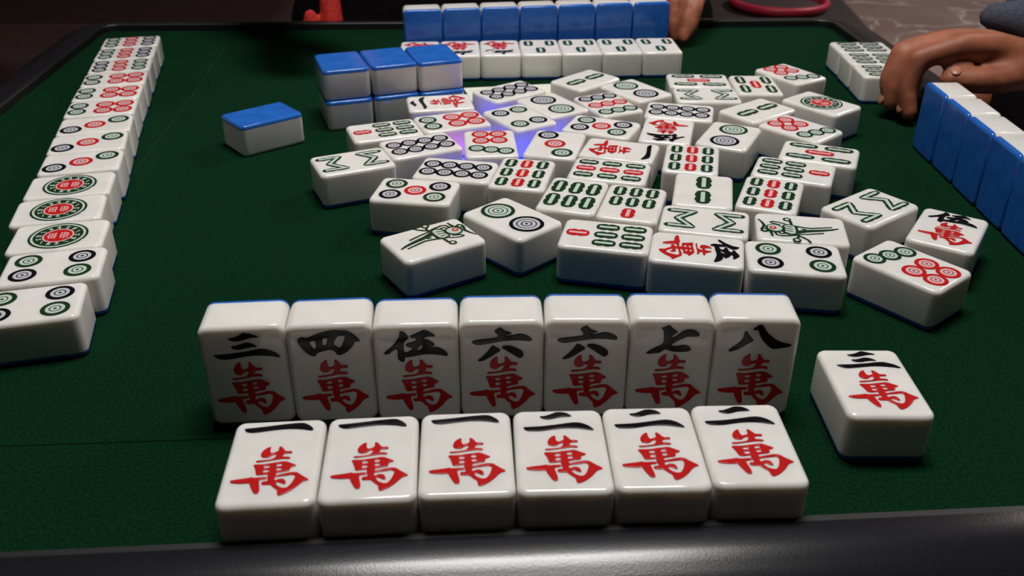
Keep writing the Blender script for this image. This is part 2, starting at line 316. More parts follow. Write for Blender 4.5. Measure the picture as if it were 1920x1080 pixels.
# ---------------------------------------------------------------- enamel outlines in millimetres on the tile face
GL = {"wan":[[[[-4.14,2.89],[-3.56,4.6],[-2.36,5.88],[-1.42,6.14],[-1.55,4.83],[-1.25,3.37],[-0.72,3.01],[0.9,3.73],[1.11,4.74],[1.02,5.91],[1.56,6.19],[2.41,5.13],[3.29,3.65],[5.14,3.68],[5.37,3.15],[5.05,2.64],[3.21,2.7],[2.7,2.09],[2.44,1.24],[4.62,1.02],[5.21,0.44],[4.72,0.08],[2.91,0.31],[-0.8,-0.36],[-4.48,-0.94],[-5.15,-0.5],[-4.8,-0.17],[-2.24,-0.08],[-0.11,0.33],[0.84,1.86],[0.53,2.5],[-0.6,2.2],[-1.41,1.22],[-2.7,1.07],[-3.77,1.59]],[]],[[[-5.56,-2.16],[-5.09,-1.9],[-2.38,-1.99],[0.94,-1.4],[3.98,-0.94],[5.61,-1.97],[7.33,-3.01],[6.73,-3.54],[5.61,-3.92],[5.55,-5.43],[3.27,-5.77],[1.99,-6.05],[1.68,-6.53],[1.7,-7.29],[4.09,-6.61],[6.47,-6.09],[8.06,-6.34],[9.51,-7.88],[11.95,-9.84],[9.92,-10.57],[8.05,-13.14],[5.91,-15.15],[3.8,-16.24],[3.27,-15.45],[3.16,-13.76],[1.79,-12.41],[0.84,-11.2],[-0.57,-11.15],[-1.63,-11.12],[-2.01,-10.31],[-1.52,-9.71],[-0.45,-9.7],[-0.23,-9.17],[-0.59,-8.08],[-0.66,-6.73],[-0.63,-6.32],[-2.36,-6.67],[-4.06,-6.72],[-4.47,-4.83],[-5.03,-3.15]],[[[-2.54,-3.04],[-1.88,-2.62],[-0.7,-2.6],[-0.29,-3.12],[-0.79,-3.71],[-1.97,-3.84]],[[-2.37,-4.9],[-1.83,-4.45],[-0.67,-4.54],[-0.36,-5.16],[-0.85,-5.74],[-2.11,-5.81]],[[1.2,-2.61],[1.79,-2.07],[2.88,-2.05],[3.28,-2.68],[2.68,-3.27],[1.6,-3.29]],[[1.38,-4.39],[1.91,-3.88],[2.98,-3.97],[3.35,-4.54],[2.8,-5.07],[1.8,-5.17]],[[1.69,-7.89],[4.9,-7.51],[6.72,-7.19],[7.55,-7.81],[7.55,-8.62],[6.86,-11.0],[5.8,-12.81],[4.55,-12.98],[2.89,-11.92],[2.05,-10.44],[3.05,-10.21],[3.88,-10.77],[4.71,-11.33],[5.09,-11.07],[5.04,-10.14],[4.49,-9.06],[3.18,-8.8],[1.78,-9.5],[1.53,-8.96]]]],[[[-11.31,-8.94],[-10.85,-8.55],[-5.82,-7.78],[-5.27,-7.52],[-4.59,-7.95],[-0.83,-7.75],[-0.72,-8.62],[-2.88,-8.95],[-2.63,-10.42],[-2.06,-13.33],[-2.25,-14.75],[-2.96,-14.91],[-3.63,-14.45],[-5.15,-11.13],[-5.35,-10.07],[-7.92,-10.19],[-10.73,-9.76]],[]]],"n1":[[[[-11.09,15.44],[-10.78,15.69],[-8.7,15.84],[-3.9,16.38],[0.92,17.05],[5.28,17.48],[7.37,17.38],[8.95,16.25],[10.18,14.88],[10.59,13.83],[10.29,13.46],[9.33,13.56],[7.28,14.25],[4.09,14.67],[0.89,14.71],[-2.3,14.35],[-5.49,13.87],[-7.87,13.56],[-9.46,13.74],[-10.59,14.39]],[]]],"n2":[[[[-5.73,16.84],[-4.27,16.92],[-2.93,17.54],[-1.58,18.29],[-0.39,19.05],[1.73,19.03],[3.29,18.26],[4.68,16.5],[3.14,16.42],[1.51,16.34],[-0.13,16.0],[-1.79,15.27],[-3.42,15.06],[-4.68,15.5],[-5.44,16.18]],[]],[[[-11.25,10.56],[-11.0,10.86],[-8.46,10.98],[-5.27,11.13],[-0.43,11.99],[2.82,12.66],[5.25,13.04],[7.3,12.64],[9.1,11.42],[10.36,9.85],[10.95,8.69],[10.53,8.46],[8.84,8.89],[6.53,9.6],[3.39,9.96],[0.2,9.81],[-3.02,9.16],[-5.42,8.61],[-7.79,8.56],[-9.68,8.7],[-10.75,9.41]],[]]],"n3":[[[[-4.34,17.5],[-2.92,17.74],[-1.14,18.37],[0.54,19.67],[1.48,20.11],[2.59,19.59],[4.36,18.68],[5.74,17.83],[5.25,17.54],[3.35,17.53],[1.74,16.96],[-0.26,16.15],[-2.19,16.03],[-3.62,16.51]],[]],[[[-3.74,13.83],[-2.26,13.78],[-0.65,14.4],[1.37,15.31],[3.1,14.84],[4.2,13.86],[5.0,12.97],[3.15,13.07],[1.48,12.73],[-0.62,12.03],[-2.16,12.11],[-3.26,12.58]],[]],[[[-9.95,9.79],[-8.26,9.99],[-4.0,10.22],[0.89,10.93],[4.29,11.77],[6.85,11.98],[8.47,11.24],[10.53,10.0],[12.08,7.83],[11.52,7.56],[9.29,8.23],[6.38,8.76],[3.37,9.02],[0.14,8.6],[-3.17,7.91],[-6.08,7.49],[-7.85,7.75],[-9.11,8.7]],[]]],"n5":[[[[-4.99,18.6],[-4.55,18.67],[-3.41,18.02],[-2.6,16.77],[-2.23,15.53],[-3.31,14.51],[-3.96,13.48],[-4.16,10.11],[-3.6,9.46],[-3.0,9.53],[-1.46,10.37],[-1.11,11.43],[-2.72,11.84],[-3.42,12.57],[-2.78,13.44],[-1.29,13.74],[0.08,14.4],[0.42,15.27],[-0.3,15.65],[-1.48,15.68],[-1.58,16.56],[-0.37,17.14],[2.51,18.79],[3.54,18.93],[4.97,17.92],[6.61,16.56],[6.36,15.95],[4.59,16.1],[2.8,15.72],[3.21,14.82],[4.53,14.6],[6.52,12.68],[5.75,11.91],[5.01,11.93],[5.43,11.38],[7.22,11.5],[8.97,10.55],[10.7,8.52],[10.44,7.44],[8.28,7.97],[5.31,8.52],[3.07,8.6],[0.81,8.14],[-2.21,7.53],[-3.86,7.49],[-4.03,5.78],[-4.58,5.35],[-5.3,5.74],[-6.35,6.95],[-6.04,10.88],[-6.78,11.0],[-8.01,10.24],[-8.82,9.19],[-10.34,8.8],[-10.68,9.26],[-10.57,9.79],[-7.89,12.19],[-5.45,15.82],[-5.13,17.56]],[[[0.19,10.67],[1.61,12.4],[2.5,12.37],[1.83,10.79],[0.76,10.12]]]]],"n4":[[[[-10.53,14.29],[-9.51,15.65],[-8.33,15.76],[-7.51,15.2],[-5.67,15.98],[-2.62,17.23],[0.38,18.05],[4.18,18.12],[6.34,17.67],[7.99,16.37],[9.34,14.89],[10.34,13.52],[9.94,13.18],[8.46,13.17],[7.9,11.77],[6.57,10.06],[5.14,8.88],[3.43,8.06],[2.1,8.13],[1.64,9.59],[0.37,10.28],[-1.26,10.19],[-4.46,9.19],[-4.88,8.04],[-6.21,8.02],[-7.59,8.99],[-8.88,10.66],[-9.86,12.49]],[[[-6.73,13.57],[-5.56,14.22],[-4.47,14.17],[-4.52,10.8],[-5.34,10.75]],[[-2.27,14.94],[-0.34,15.19],[-1.06,12.23],[-2.25,12.11]],[[2.94,15.74],[5.15,15.8],[5.38,15.09],[4.03,11.44],[3.07,10.68],[1.18,12.56]]]]],"n6":[[[[-2.43,17.54],[-1.53,18.32],[-0.19,19.08],[0.54,18.11],[1.43,17.22],[3.51,16.48],[2.91,16.05],[0.83,15.64],[1.27,15.28],[3.21,15.43],[5.3,16.01],[6.64,16.17],[8.28,15.52],[9.78,14.53],[10.32,13.54],[9.8,12.84],[8.3,13.04],[5.31,13.36],[2.31,13.32],[-0.68,12.84],[-3.68,12.17],[-6.68,11.51],[-8.47,11.54],[-9.51,12.09],[-10.09,12.82],[-9.64,13.34],[-7.84,13.75],[-3.65,14.3],[-1.41,14.71],[-1.18,15.68],[-1.84,16.48]],[]],[[[-3.39,11.01],[-2.79,11.18],[-1.89,10.54],[-0.17,9.25],[-1.61,8.01],[-3.74,6.24],[-6.03,4.73],[-7.7,4.31],[-8.22,4.77],[-6.76,6.11],[-4.62,8.79]],[]],[[[-0.09,10.24],[0.51,10.85],[1.86,11.1],[3.81,10.71],[5.77,9.51],[7.13,8.41],[7.44,7.14],[6.99,5.87],[5.94,5.53],[4.72,6.46],[3.21,7.75],[1.56,9.04]],[]]],"n7":[[[[-3.87,17.75],[-2.64,18.2],[-1.38,19.09],[-0.38,17.78],[2.02,15.87],[0.6,15.06],[-0.19,13.9],[-0.0,13.37],[1.13,14.09],[3.18,16.24],[4.89,17.14],[6.83,16.98],[8.57,15.94],[9.12,14.89],[8.75,14.17],[6.97,13.98],[5.17,14.14],[3.04,12.87],[0.92,11.42],[-0.21,10.51],[0.14,9.97],[1.81,9.81],[4.01,10.37],[5.7,10.03],[6.72,8.78],[6.5,7.88],[4.3,7.22],[0.51,7.36],[-1.22,8.15],[-2.0,8.5],[-3.83,6.85],[-5.47,6.56],[-7.72,6.27],[-8.59,6.71],[-6.39,8.64],[-2.93,10.66],[-2.74,12.98],[-3.11,16.7],[-3.74,17.13]],[]]],"n8":[[[[-4.56,15.29],[-4.01,15.66],[-3.31,14.78],[-1.82,12.49],[-1.05,11.7],[-2.22,10.88],[-4.42,9.22],[-6.35,7.74],[-8.52,6.98],[-9.32,7.33],[-8.8,8.06],[-6.6,9.9],[-4.79,12.27]],[]],[[[-1.92,16.75],[-0.95,17.29],[-0.2,18.36],[0.84,18.38],[1.72,17.34],[3.23,14.89],[5.46,12.79],[7.42,11.57],[9.79,10.72],[11.96,10.22],[11.47,9.49],[8.57,8.72],[5.63,8.31],[4.3,9.19],[1.85,11.84],[0.67,13.96],[-0.12,16.07],[-1.37,15.97]],[]]],"bird":{"strokes":[[[[6.49,18.54],[3.4,17.15],[0.18,16.26]],0.45,1.0],[[[0.18,16.26],[-3.34,17.48],[-5.42,17.64],[-6.37,16.56],[-5.46,15.0]],0.9,0.8],[[[-10.44,13.18],[-8.12,13.39],[-5.65,13.85]],0.6,0.9],[[[-6.33,11.93],[-8.81,11.02],[-9.38,9.27],[-8.68,5.7],[-7.57,2.4]],0.7,0.9],[[[-6.6,7.29],[-7.35,9.07],[-5.68,10.42]],0.7,0.7],[[[-7.37,2.29],[-8.82,1.27],[-9.46,0.26],[-11.56,-1.77],[-13.84,-2.83]],0.9,0.7],[[[-8.5,1.77],[-10.26,2.37],[-11.23,2.54]],0.8,0.8],[[[-6.89,1.81],[-5.94,-2.48],[-4.61,-6.92],[-3.82,-9.3]],0.6,0.7],[[[-4.57,2.14],[-2.93,-1.85],[-1.32,-8.18],[0.39,-13.39],[1.99,-16.33]],2.2,0.5],[[[1.71,3.41],[0.88,0.09],[0.31,-4.01],[1.64,-9.07],[2.97,-13.63]],0.9,0.6],[[[-1.16,-1.91],[-1.18,0.09]],0.6,0.6],[[[3.03,6.7],[4.44,9.73],[4.94,12.15],[4.41,13.37],[3.2,12.7],[2.76,11.59],[1.47,9.15]],0.6,0.7],[[[2.42,4.13],[4.57,4.28],[6.7,4.43]],0.9,0.9]],"body":[[-7.57,2.4],[-8.51,4.7],[-6.47,7.9],[-4.41,9.04],[-0.75,8.14],[1.43,8.27],[2.82,6.37],[2.61,4.03],[1.15,1.72],[-2.3,1.59],[-4.99,1.47]],"bodyfill":[[-6.14,2.98],[-7.01,4.8],[-5.18,7.42],[-2.88,7.28],[-0.89,7.09],[0.95,7.53],[1.87,4.89],[0.9,3.19],[-2.06,2.79]],"bars":[[[-4.7,4.0],[-3.77,7.55]],[[-2.41,3.88],[-1.88,7.19]],[[-0.05,4.15],[0.07,6.55]]],"head":[[0.01,15.33],[1.15,14.4],[1.88,13.18],[2.14,11.83],[1.88,10.5],[1.14,9.34],[0.02,8.5],[-1.37,8.07],[-2.85,8.11],[-4.26,8.61],[-5.41,9.53],[-6.18,10.74],[-6.45,12.11],[-6.2,13.47],[-5.45,14.64],[-4.3,15.49],[-2.88,15.91],[-1.39,15.85]],"headfill":[[-0.14,14.5],[0.63,13.83],[1.1,12.91],[1.2,11.85],[0.93,10.78],[0.32,9.83],[-0.55,9.1],[-1.59,8.69],[-2.67,8.64],[-3.66,8.96],[-4.45,9.62],[-4.92,10.54],[-5.04,11.61],[-4.77,12.69],[-4.15,13.66],[-3.27,14.39],[-2.22,14.8],[-1.13,14.84]],"eye":[-2.12,12.65],"c1":[-12.6,2.93],"c2":[7.94,5.74],"c3":[-4.6,16.36]}}
for k_ in ('n1','n2','n3','n4','n5','n6','n7','n8'):
    mxy = max(p[1] for g in GL[k_] for p in g[0]); mny = min(p[1] for g in GL[k_] for p in g[0])
    if mxy > 18.0:
        s_ = (18.0-mny)/(mxy-mny)
        GL[k_] = [[[[p[0], mny+(p[1]-mny)*s_] for p in lp] if q == 0 else [[[p[0], mny+(p[1]-mny)*s_] for p in hh] for hh in lp] for q, lp in enumerate(g)] for g in GL[k_]]
GL['n9'] = [[stroke([(-9,11.2),(-3,12.4),(3,13.6),(5.2,12.8),(4.2,9.5),(4.6,7.6),(7.5,7.2),(9.8,8.2),(10.4,10.2)], 2.4, 1.3), []],
            [stroke([(-1.6,18),(-2.2,14.5),(-4.2,10.5),(-9.5,6.6)], 2.6, 0.9), []]]
def shape(name, key, m):
    return solid(name, [(chaikin(o), [chaikin(h) for h in hs]) for o, hs in GL[key]], m, ('gl', key), h=0.00030, off=-0.5)
ZIG = [[(-7.9,16.0),(-7.9,5.6),(0,12.2),(7.9,5.6),(7.9,16.0)], [(-7.9,-16.0),(-7.9,-5.6),(0,-12.2),(7.9,-5.6),(7.9,-16.0)]]
def zig(i):
    src = ZIG[i]; polys = []
    for a, b_ in zip(src[:-1], src[1:]):
        dx, dy = b_[0]-a[0], b_[1]-a[1]; l = math.hypot(dx, dy); ux, uy = dx/l, dy/l; R_ = 1.95; Lp = []; Rp = []; N = 18
        for k in range(N+1):
            t = k/N; q = -R_+(l+2*R_)*t; e = min(1.0, (1-abs(2*t-1))*(l+2*R_)/(2*R_*0.9))**.5
            wv = R_*(0.88+0.17*abs(math.cos(3*PI*t)))*e
            Lp.append((a[0]+ux*q-uy*wv, a[1]+uy*q+ux*wv)); Rp.append((a[0]+ux*q+uy*wv, a[1]+uy*q-ux*wv))
        polys.append((Lp[1:-1]+[(a[0]+ux*(l+R_), a[1]+uy*(l+R_))]+Rp[-2:0:-1]+[(a[0]-ux*R_, a[1]-uy*R_)], []))
    return (solid_multi('bamboo_stick', polys, 'green', ('zig', i)),
            solid('core', [(mitre(src, 0.80), [])], 'pale_green', ('zigc', i), h=0.0001))
def mitre(P, hw):
    Lp = []; Rp = []; n = len(P)
    for k, p in enumerate(P):
        a = P[max(0,k-1)]; c = P[min(n-1,k+1)]
        d1 = Vector((p[0]-a[0],p[1]-a[1])) if k else Vector((c[0]-p[0],c[1]-p[1])); d2 = Vector((c[0]-p[0],c[1]-p[1])) if k < n-1 else d1
        d1.normalize(); d2.normalize(); n1_ = Vector((-d1.y,d1.x)); nn = (n1_+Vector((-d2.y,d2.x))).normalized(); ww = hw/max(nn.dot(n1_),0.55)
        Lp.append((p[0]+nn.x*ww,p[1]+nn.y*ww)); Rp.append((p[0]-nn.x*ww,p[1]-nn.y*ww))
    return Lp+Rp[::-1]

CIR = {  # number: [(x, y, radius, colour)] in mm, top of the tile is +y
 2: [(0,9.6,8.1,'green'),(0,-9.6,8.1,'black')],
 3: [(-6.2,12.2,5.9,'black'),(0,0,5.9,'red'),(6.2,-12.2,5.9,'green')],
 4: [(-6.3,10.6,5.5,'black'),(6.3,10.6,5.5,'green'),(-6.3,-10.6,5.5,'green'),(6.3,-10.6,5.5,'black')],
 5: [(-6.3,11,5.5,'black'),(6.3,11,5.5,'green'),(0,0,5.5,'red'),(-6.3,-11,5.5,'green'),(6.3,-11,5.5,'black')],
 6: [(-5.5,13,5.4,'green'),(5.5,13,5.4,'green'),(-5.5,-1.8,5.6,'red'),(5.5,-1.8,5.6,'red'),(-5.5,-12.8,5.6,'red'),(5.5,-12.8,5.6,'red')],
 7: [(-7.7,12.6,4.7,'green'),(0,10.2,4.7,'green'),(7.7,7.8,4.7,'green'),(-4.9,-3.8,5.0,'red'),(4.9,-3.8,5.0,'red'),(-4.9,-13.4,5.0,'red'),(4.9,-13.4,5.0,'red')],
 8: [(x,y,4.75,'black') for x in (-5,5) for y in (13.4,4.5,-4.5,-13.4)],
 9: [(x,y,4.8,c) for y,c in ((12.6,'black'),(0,'red'),(-12.6,'green')) for x in (-8.3,0,8.3)],
}
BAM = {  # number: [(x, y, length, width, colour)]
 2: [(0,8.9,15.6,7.6,'green'),(0,-8.9,15.6,7.6,'green')],
 3: [(0,9.0,13.6,7.0,'green'),(-7.8,-9.0,13.6,7.0,'green'),(7.8,-9.0,13.6,7.0,'green')],
 5: [(-8.2,9.2,15.2,6.4,'green'),(8.2,9.2,15.2,6.4,'green'),(0,0,15.2,6.4,'red'),(-8.2,-9.2,15.2,6.4,'green'),(8.2,-9.2,15.2,6.4,'green')],
 6: [(x,y,14.2,7.0,'green') for x in (-8.6,0,8.6) for y in (8.2,-8.0)],
 7: [(0,12.6,10.4,6.4,'red')]+[(x,y,10.6,6.2,'green') for x in (-7.9,0,7.9) for y in (0,-12)],
 9: [(x,y,10.3,6.2,'red' if x == 0 else 'green') for x in (-8.3,0,8.3) for y in (12.2,0,-12.2)],
}
def at(x, y, z=TK): return Matrix.Translation((x*0.001, y*0.001, z))
def wheel_meshes():
    if 'wheel' in CACHE: return CACHE['wheel']
    base = disc('wheel', 12.6e-3, [(1,'green'),(0.91,'pale_green'),(0.83,'green'),(0.53,'pale_red'),(0.47,'red')], 56)
    rnd = random.Random(4); polys = []
    for k in range(14):
        a = 2*PI*k/14+0.1; kind = k % 3
        def P(r, t): return (r*math.cos(a+t), r*math.sin(a+t))
        if kind == 0: polys += [([P(7.1,-.05),P(7.1,.05),P(9.4,.04),P(9.4,-.04)],[]), ([P(7.6,.10),P(8.1,.10),P(9.3,.13),P(9.0,.08)],[])]
        elif kind == 1: polys += [([P(7.2,-.09),P(7.2,.09),P(7.7,.08),P(7.7,-.08)],[]), ([P(8.6,-.09),P(8.6,.09),P(9.1,.08),P(9.1,-.08)],[]), ([P(7.9,-.02),P(7.9,.02),P(8.5,.02),P(8.5,-.02)],[])]
        else: polys += [([P(7.2,-.10),P(7.5,-.10),P(9.3,.08),P(9.0,.10)],[])]
    marks = solid('ring_marks', polys, 'pale_green', 'wheelm', h=0.0001)
    cm = []
    for sy in (1, -1):   # two small square seal figures, one above the other, as crossed pale strokes
        for x0, y0, x1, y1 in ((-2.8,1.2,2.8,1.2),(-2.2,2.5,2.2,2.5),(-2.4,3.8,2.4,3.8),(0,0.7,0,4.6),(-2.3,1.2,-1.9,3.6),(2.3,1.2,1.9,3.6)):
            if sy < 0 and x0 == -2.2: x0, x1 = -3.0, 3.0
            dx, dy = x1-x0, y1-y0; l = math.hypot(dx,dy); nx, ny = -dy/l*0.22, dx/l*0.22
            cm.append(([(x0+nx,sy*(y0+ny)),(x1+nx,sy*(y1+ny)),(x1-nx,sy*(y1-ny)),(x0-nx,sy*(y0-ny))][::sy],[]))
    seal = solid_multi('seal_figure', cm, 'pale_red', 'wheels', h=0.0001)
    CACHE['wheel'] = (base, marks, seal); return CACHE['wheel']
def bird_parts():
    b_ = GL['bird']; polys = [(stroke([tuple(p) for p in s[0]], s[1]*1.35, s[2]*1.35), []) for s in b_['strokes']]
    out = [('bird_lines', solid_multi('bird_lines', polys, 'green', 'bl', h=0.00013), 0)]
    out.append(('bird_body', solid_multi('bird_body', [(b_['body'],[]),(chaikin(b_['head']),[])], 'green', 'bb'), 0))
    out.append(('bird_breast', solid_multi('bird_breast', [(b_['bodyfill'],[]),(b_['headfill'],[])], 'pale_green', 'bf', h=0.00010), 0.00017))
    out.append(('feather_bars', solid('feather_bars', [(stroke([tuple(p) for p in q], .55), []) for q in b_['bars']], 'green', 'bbar', h=0.0001), 0.00025))
    e = b_['eye']; out.append(('bird_eye', disc('beye', 1.55e-3, [(1,'red'),(0.5,'pale_red')], 18), (e, 0.00030)))
    for c, r in ((b_['c1'],1.9e-3),(b_['c2'],1.9e-3),(b_['c3'],1.5e-3)):
        out.append(('curl', disc('bcurl', r, [(1,'green'),(0.5,'pale_green')], 18), (c, 0.00004)))
    return out
FACE = {}
def face_parts(d):
    """[(part name, mesh, local matrix, label, [(sub name, mesh, local matrix)])] for a design"""
    if d in FACE: return FACE[d]
    out = []
    if d == 'back': pass
    elif d == 'd1':
        a, mk, seal = wheel_meshes()
        out.append(('circle', a, at(0,0), 'large green ring round a red centre', [('ring_marks', mk, Matrix.Translation((0,0,HT+0.00002))), ('seal_figure', seal, Matrix.Translation((0,0,HT+0.00002)))]))
    elif d[0] == 'd':
        for x, y, r, c in CIR[int(d[1])]:
            me = (big_disc if d == 'd2' else small_disc)(c, r*0.001)
            out.append(('circle', me, at(x, y), c+' circle' if d[1] != '8' else None, []))
    elif d == 'b1':
        for nm, me, z in bird_parts():
            m4 = at(z[0][0], z[0][1], TK+z[1]) if isinstance(z, tuple) else at(0,0,TK+z)
            out.append((nm, me, m4, None, []))
    elif d == 'b8':
        for i in (0, 1):
            a, c = zig(i); out.append(('bamboo_stick', a, at(0,0), None, [('core', c, Matrix.Translation((0,0,0.00016)))]))
    elif d[0] == 'b':
        for x, y, ln, wd, c in BAM[int(d[1])]:
            a, co = stick(c, ln, wd); out.append(('bamboo_stick', a, at(x, y), c+' bamboo stick' if d[1] in '579' else None, [('core', co, Matrix.Translation((0,0,0.00016)))]))
    elif d[0] == 'w':
        out.append(('numeral', shape('numeral', 'n'+d[1], 'black'), at(0,0), None, []))
        out.append(('red_character', shape('red_character', 'wan', 'red'), at(0,0), None, []))
    FACE[d] = out; return out
POSE = {'flat': Matrix.Identity(4), 'down': Matrix.Translation((0,0,TK)) @ Matrix.Rotation(PI, 4, 'Y'),
        'stand': Matrix.Translation((0, TK/2, LN/2)) @ Matrix.Rotation(PI/2, 4, 'X')}
def tile(x, y, rz, d, pose, label, group, z=0.0, hide_face=False):
    t = tag(empty('mahjong_tile', (x*0.001, y*0.001, z), rz), label, 'mahjong tile', group)
    P = POSE[pose]
    link('body', ME_BODY, t, P); link('back', ME_BACK, t, P)
    for nm, me, m4, lb, subs in face_parts(d):
        o = link(nm, me, t, P @ m4)
        if lb: o['label'] = lb
        for sn, sm, s4 in subs: link(sn, sm, o, s4)
    return t

POS = {'T1':(-44.2,554.87,1.7372),'T2':(-34.96,521.81,1.9396),'T3':(-72.34,506.28,1.9213),'T4':(-50.03,482.98,2.0135),'T5':(-83.63,459.68,1.9891),'T6':(-47.3,421.64,1.4094),'T7':(-28.89,448.11,1.3722),'T8':(-11.88,485.98,-3.0667),'T9':(23.55,484.57,-0.2355),'T10':(4.24,528.67,0.5702),'T11':(24.43,550.64,-2.5717),'T12':(78.59,579.36,0.6063),'T13':(58.39,552.12,0.4305),'T14':(51.27,512.51,1.1761),'T15':(87.84,505.7,2.9031),'T16':(100,538.38,1.3418),'T17':(121.73,598.77,1.5267),'T18':(121.8,569.47,1.5497),'T19':(157.01,589.95,-0.0235),'T20':(185.88,614.42,-2.5882),'T21':(189.14,553.79,0.6731),'T22':(147.09,540.74,-0.9151),'T23':(164.59,509.63,-2.4196),'T24':(48.09,600.97,-0.8009),'T25':(121.42,497.67,-0.456),'T26':(-1.77,577.29,2.2033),'T27':(57.96,475.7,-1.8749),'T28':(50.01,446.99,-1.8272),'T29':(5.33,443.17,-0.2043),'T30':(29.54,416.59,-0.2794),'T31':(57.26,407.45,2.8685),'T32':(94.63,462.95,-0.21),'T33':(93.62,422.22,-0.2041),'T34':(88.11,387.56,1.3276),'T35':(41.67,372.55,1.3517),'T36':(79.79,359.29,-1.7833),'T37':(119.94,351.56,1.4209),'T38':(130.16,379.55,1.3958),'T39':(-34.92,368.93,-1.0034),'T40':(0.04,390.96,0.7555),'T41':(169,402.89,2.2191),'T42':(195.95,378.7,-0.5798),'T43':(167.31,345.49,0.6784),'T44':(144.51,447.48,-1.9533),'T45':(164.33,470.6,1.1868),'T46':(125.51,417.66,-0.3596),'T47':(-148.5,533.81,2.2597),'R1':(123.12,261.54,-0.0032),'F1':(-72.21,220.44,0.0753),'F2':(-43.07,222.49,0.0671),'F3':(-13.99,224.58,0.0511),'F4':(15.18,225.9,0.0335),'F5':(44.09,227.32,0.0286),'F6':(73.1,228.96,0.0252),'L1':(-282.25,693.18,1.7981),'L2':(-275.37,662.85,1.7837),'L3':(-268.05,632.55,1.8132),'L4':(-261.04,602.46,1.8153),'L5':(-254.65,573.69,1.7837),'L6':(-247.72,544.79,1.803),'L7':(-239.94,515.15,1.828),'L8':(-233.01,487.02,1.8305),'L9':(-225.41,458.7,1.812),'L10':(-218.83,428.36,1.8035),'L11':(-212.34,399.66,1.8213),'L12':(-200.91,372.05,1.7839),'L13':(-191.54,344.3,1.7974),'L14':(-187.66,312.82,1.8243),'C1':(254.2,678.5,1.5708),'C2':(253.6,649.2,1.5508),'C3':(252.9,619.9,1.5408),'S1':(-90.75,271.19,0.0838),'S2':(-61.87,272.6,0.0775),'S3':(-32.77,272.74,0.0526),'S4':(-3.75,274.66,0.0263),'S5':(25.35,275.74,-0.0039),'S6':(54.31,276.06,-0.0161),'S7':(83.24,276.28,-0.025),('FS',0):(-67.21,709.68,0.1396),('FS',1):(-38.44,713.72,0.1396),('FS',2):(-9.66,717.77,0.1396),('FS',3):(19.11,721.81,0.1396),('FS',4):(47.88,725.85,0.1396),('FS',5):(76.66,729.9,0.1396),('FS',6):(105.43,733.94,0.1396),('FL',6):(107.21,684.3,3.1984),('FL',5):(78.21,682.65,3.1984),('FL',4):(49.21,681,3.1984),('FL',3):(20.21,679.35,3.1984),('FL',2):(-8.79,677.7,3.1984),('FL',1):(-37.79,676.05,3.1984),('FL',0):(-66.79,674.4,3.1984),('RS',0):(247.9,514.5,-1.5708),('RS',1):(248.1,485.5,-1.5708),('RS',2):(247.9,456.5,-1.5708),('RS',3):(248.1,427.5,-1.5708),('RS',4):(247.9,398.5,-1.5708),('RS',5):(248.1,369.5,-1.5708),('upper',0):(-106.8,578.41,0.325),('upper',1):(-78.99,588.1,0.3551),('upper',2):(-50.73,596.13,0.3363),('lower',0):(-106,576.91,0.325),('lower',1):(-78.19,586.6,0.3551),('lower',2):(-49.93,594.63,0.3363)}
DIS = 'loose face-up tiles discarded in the middle of the table'
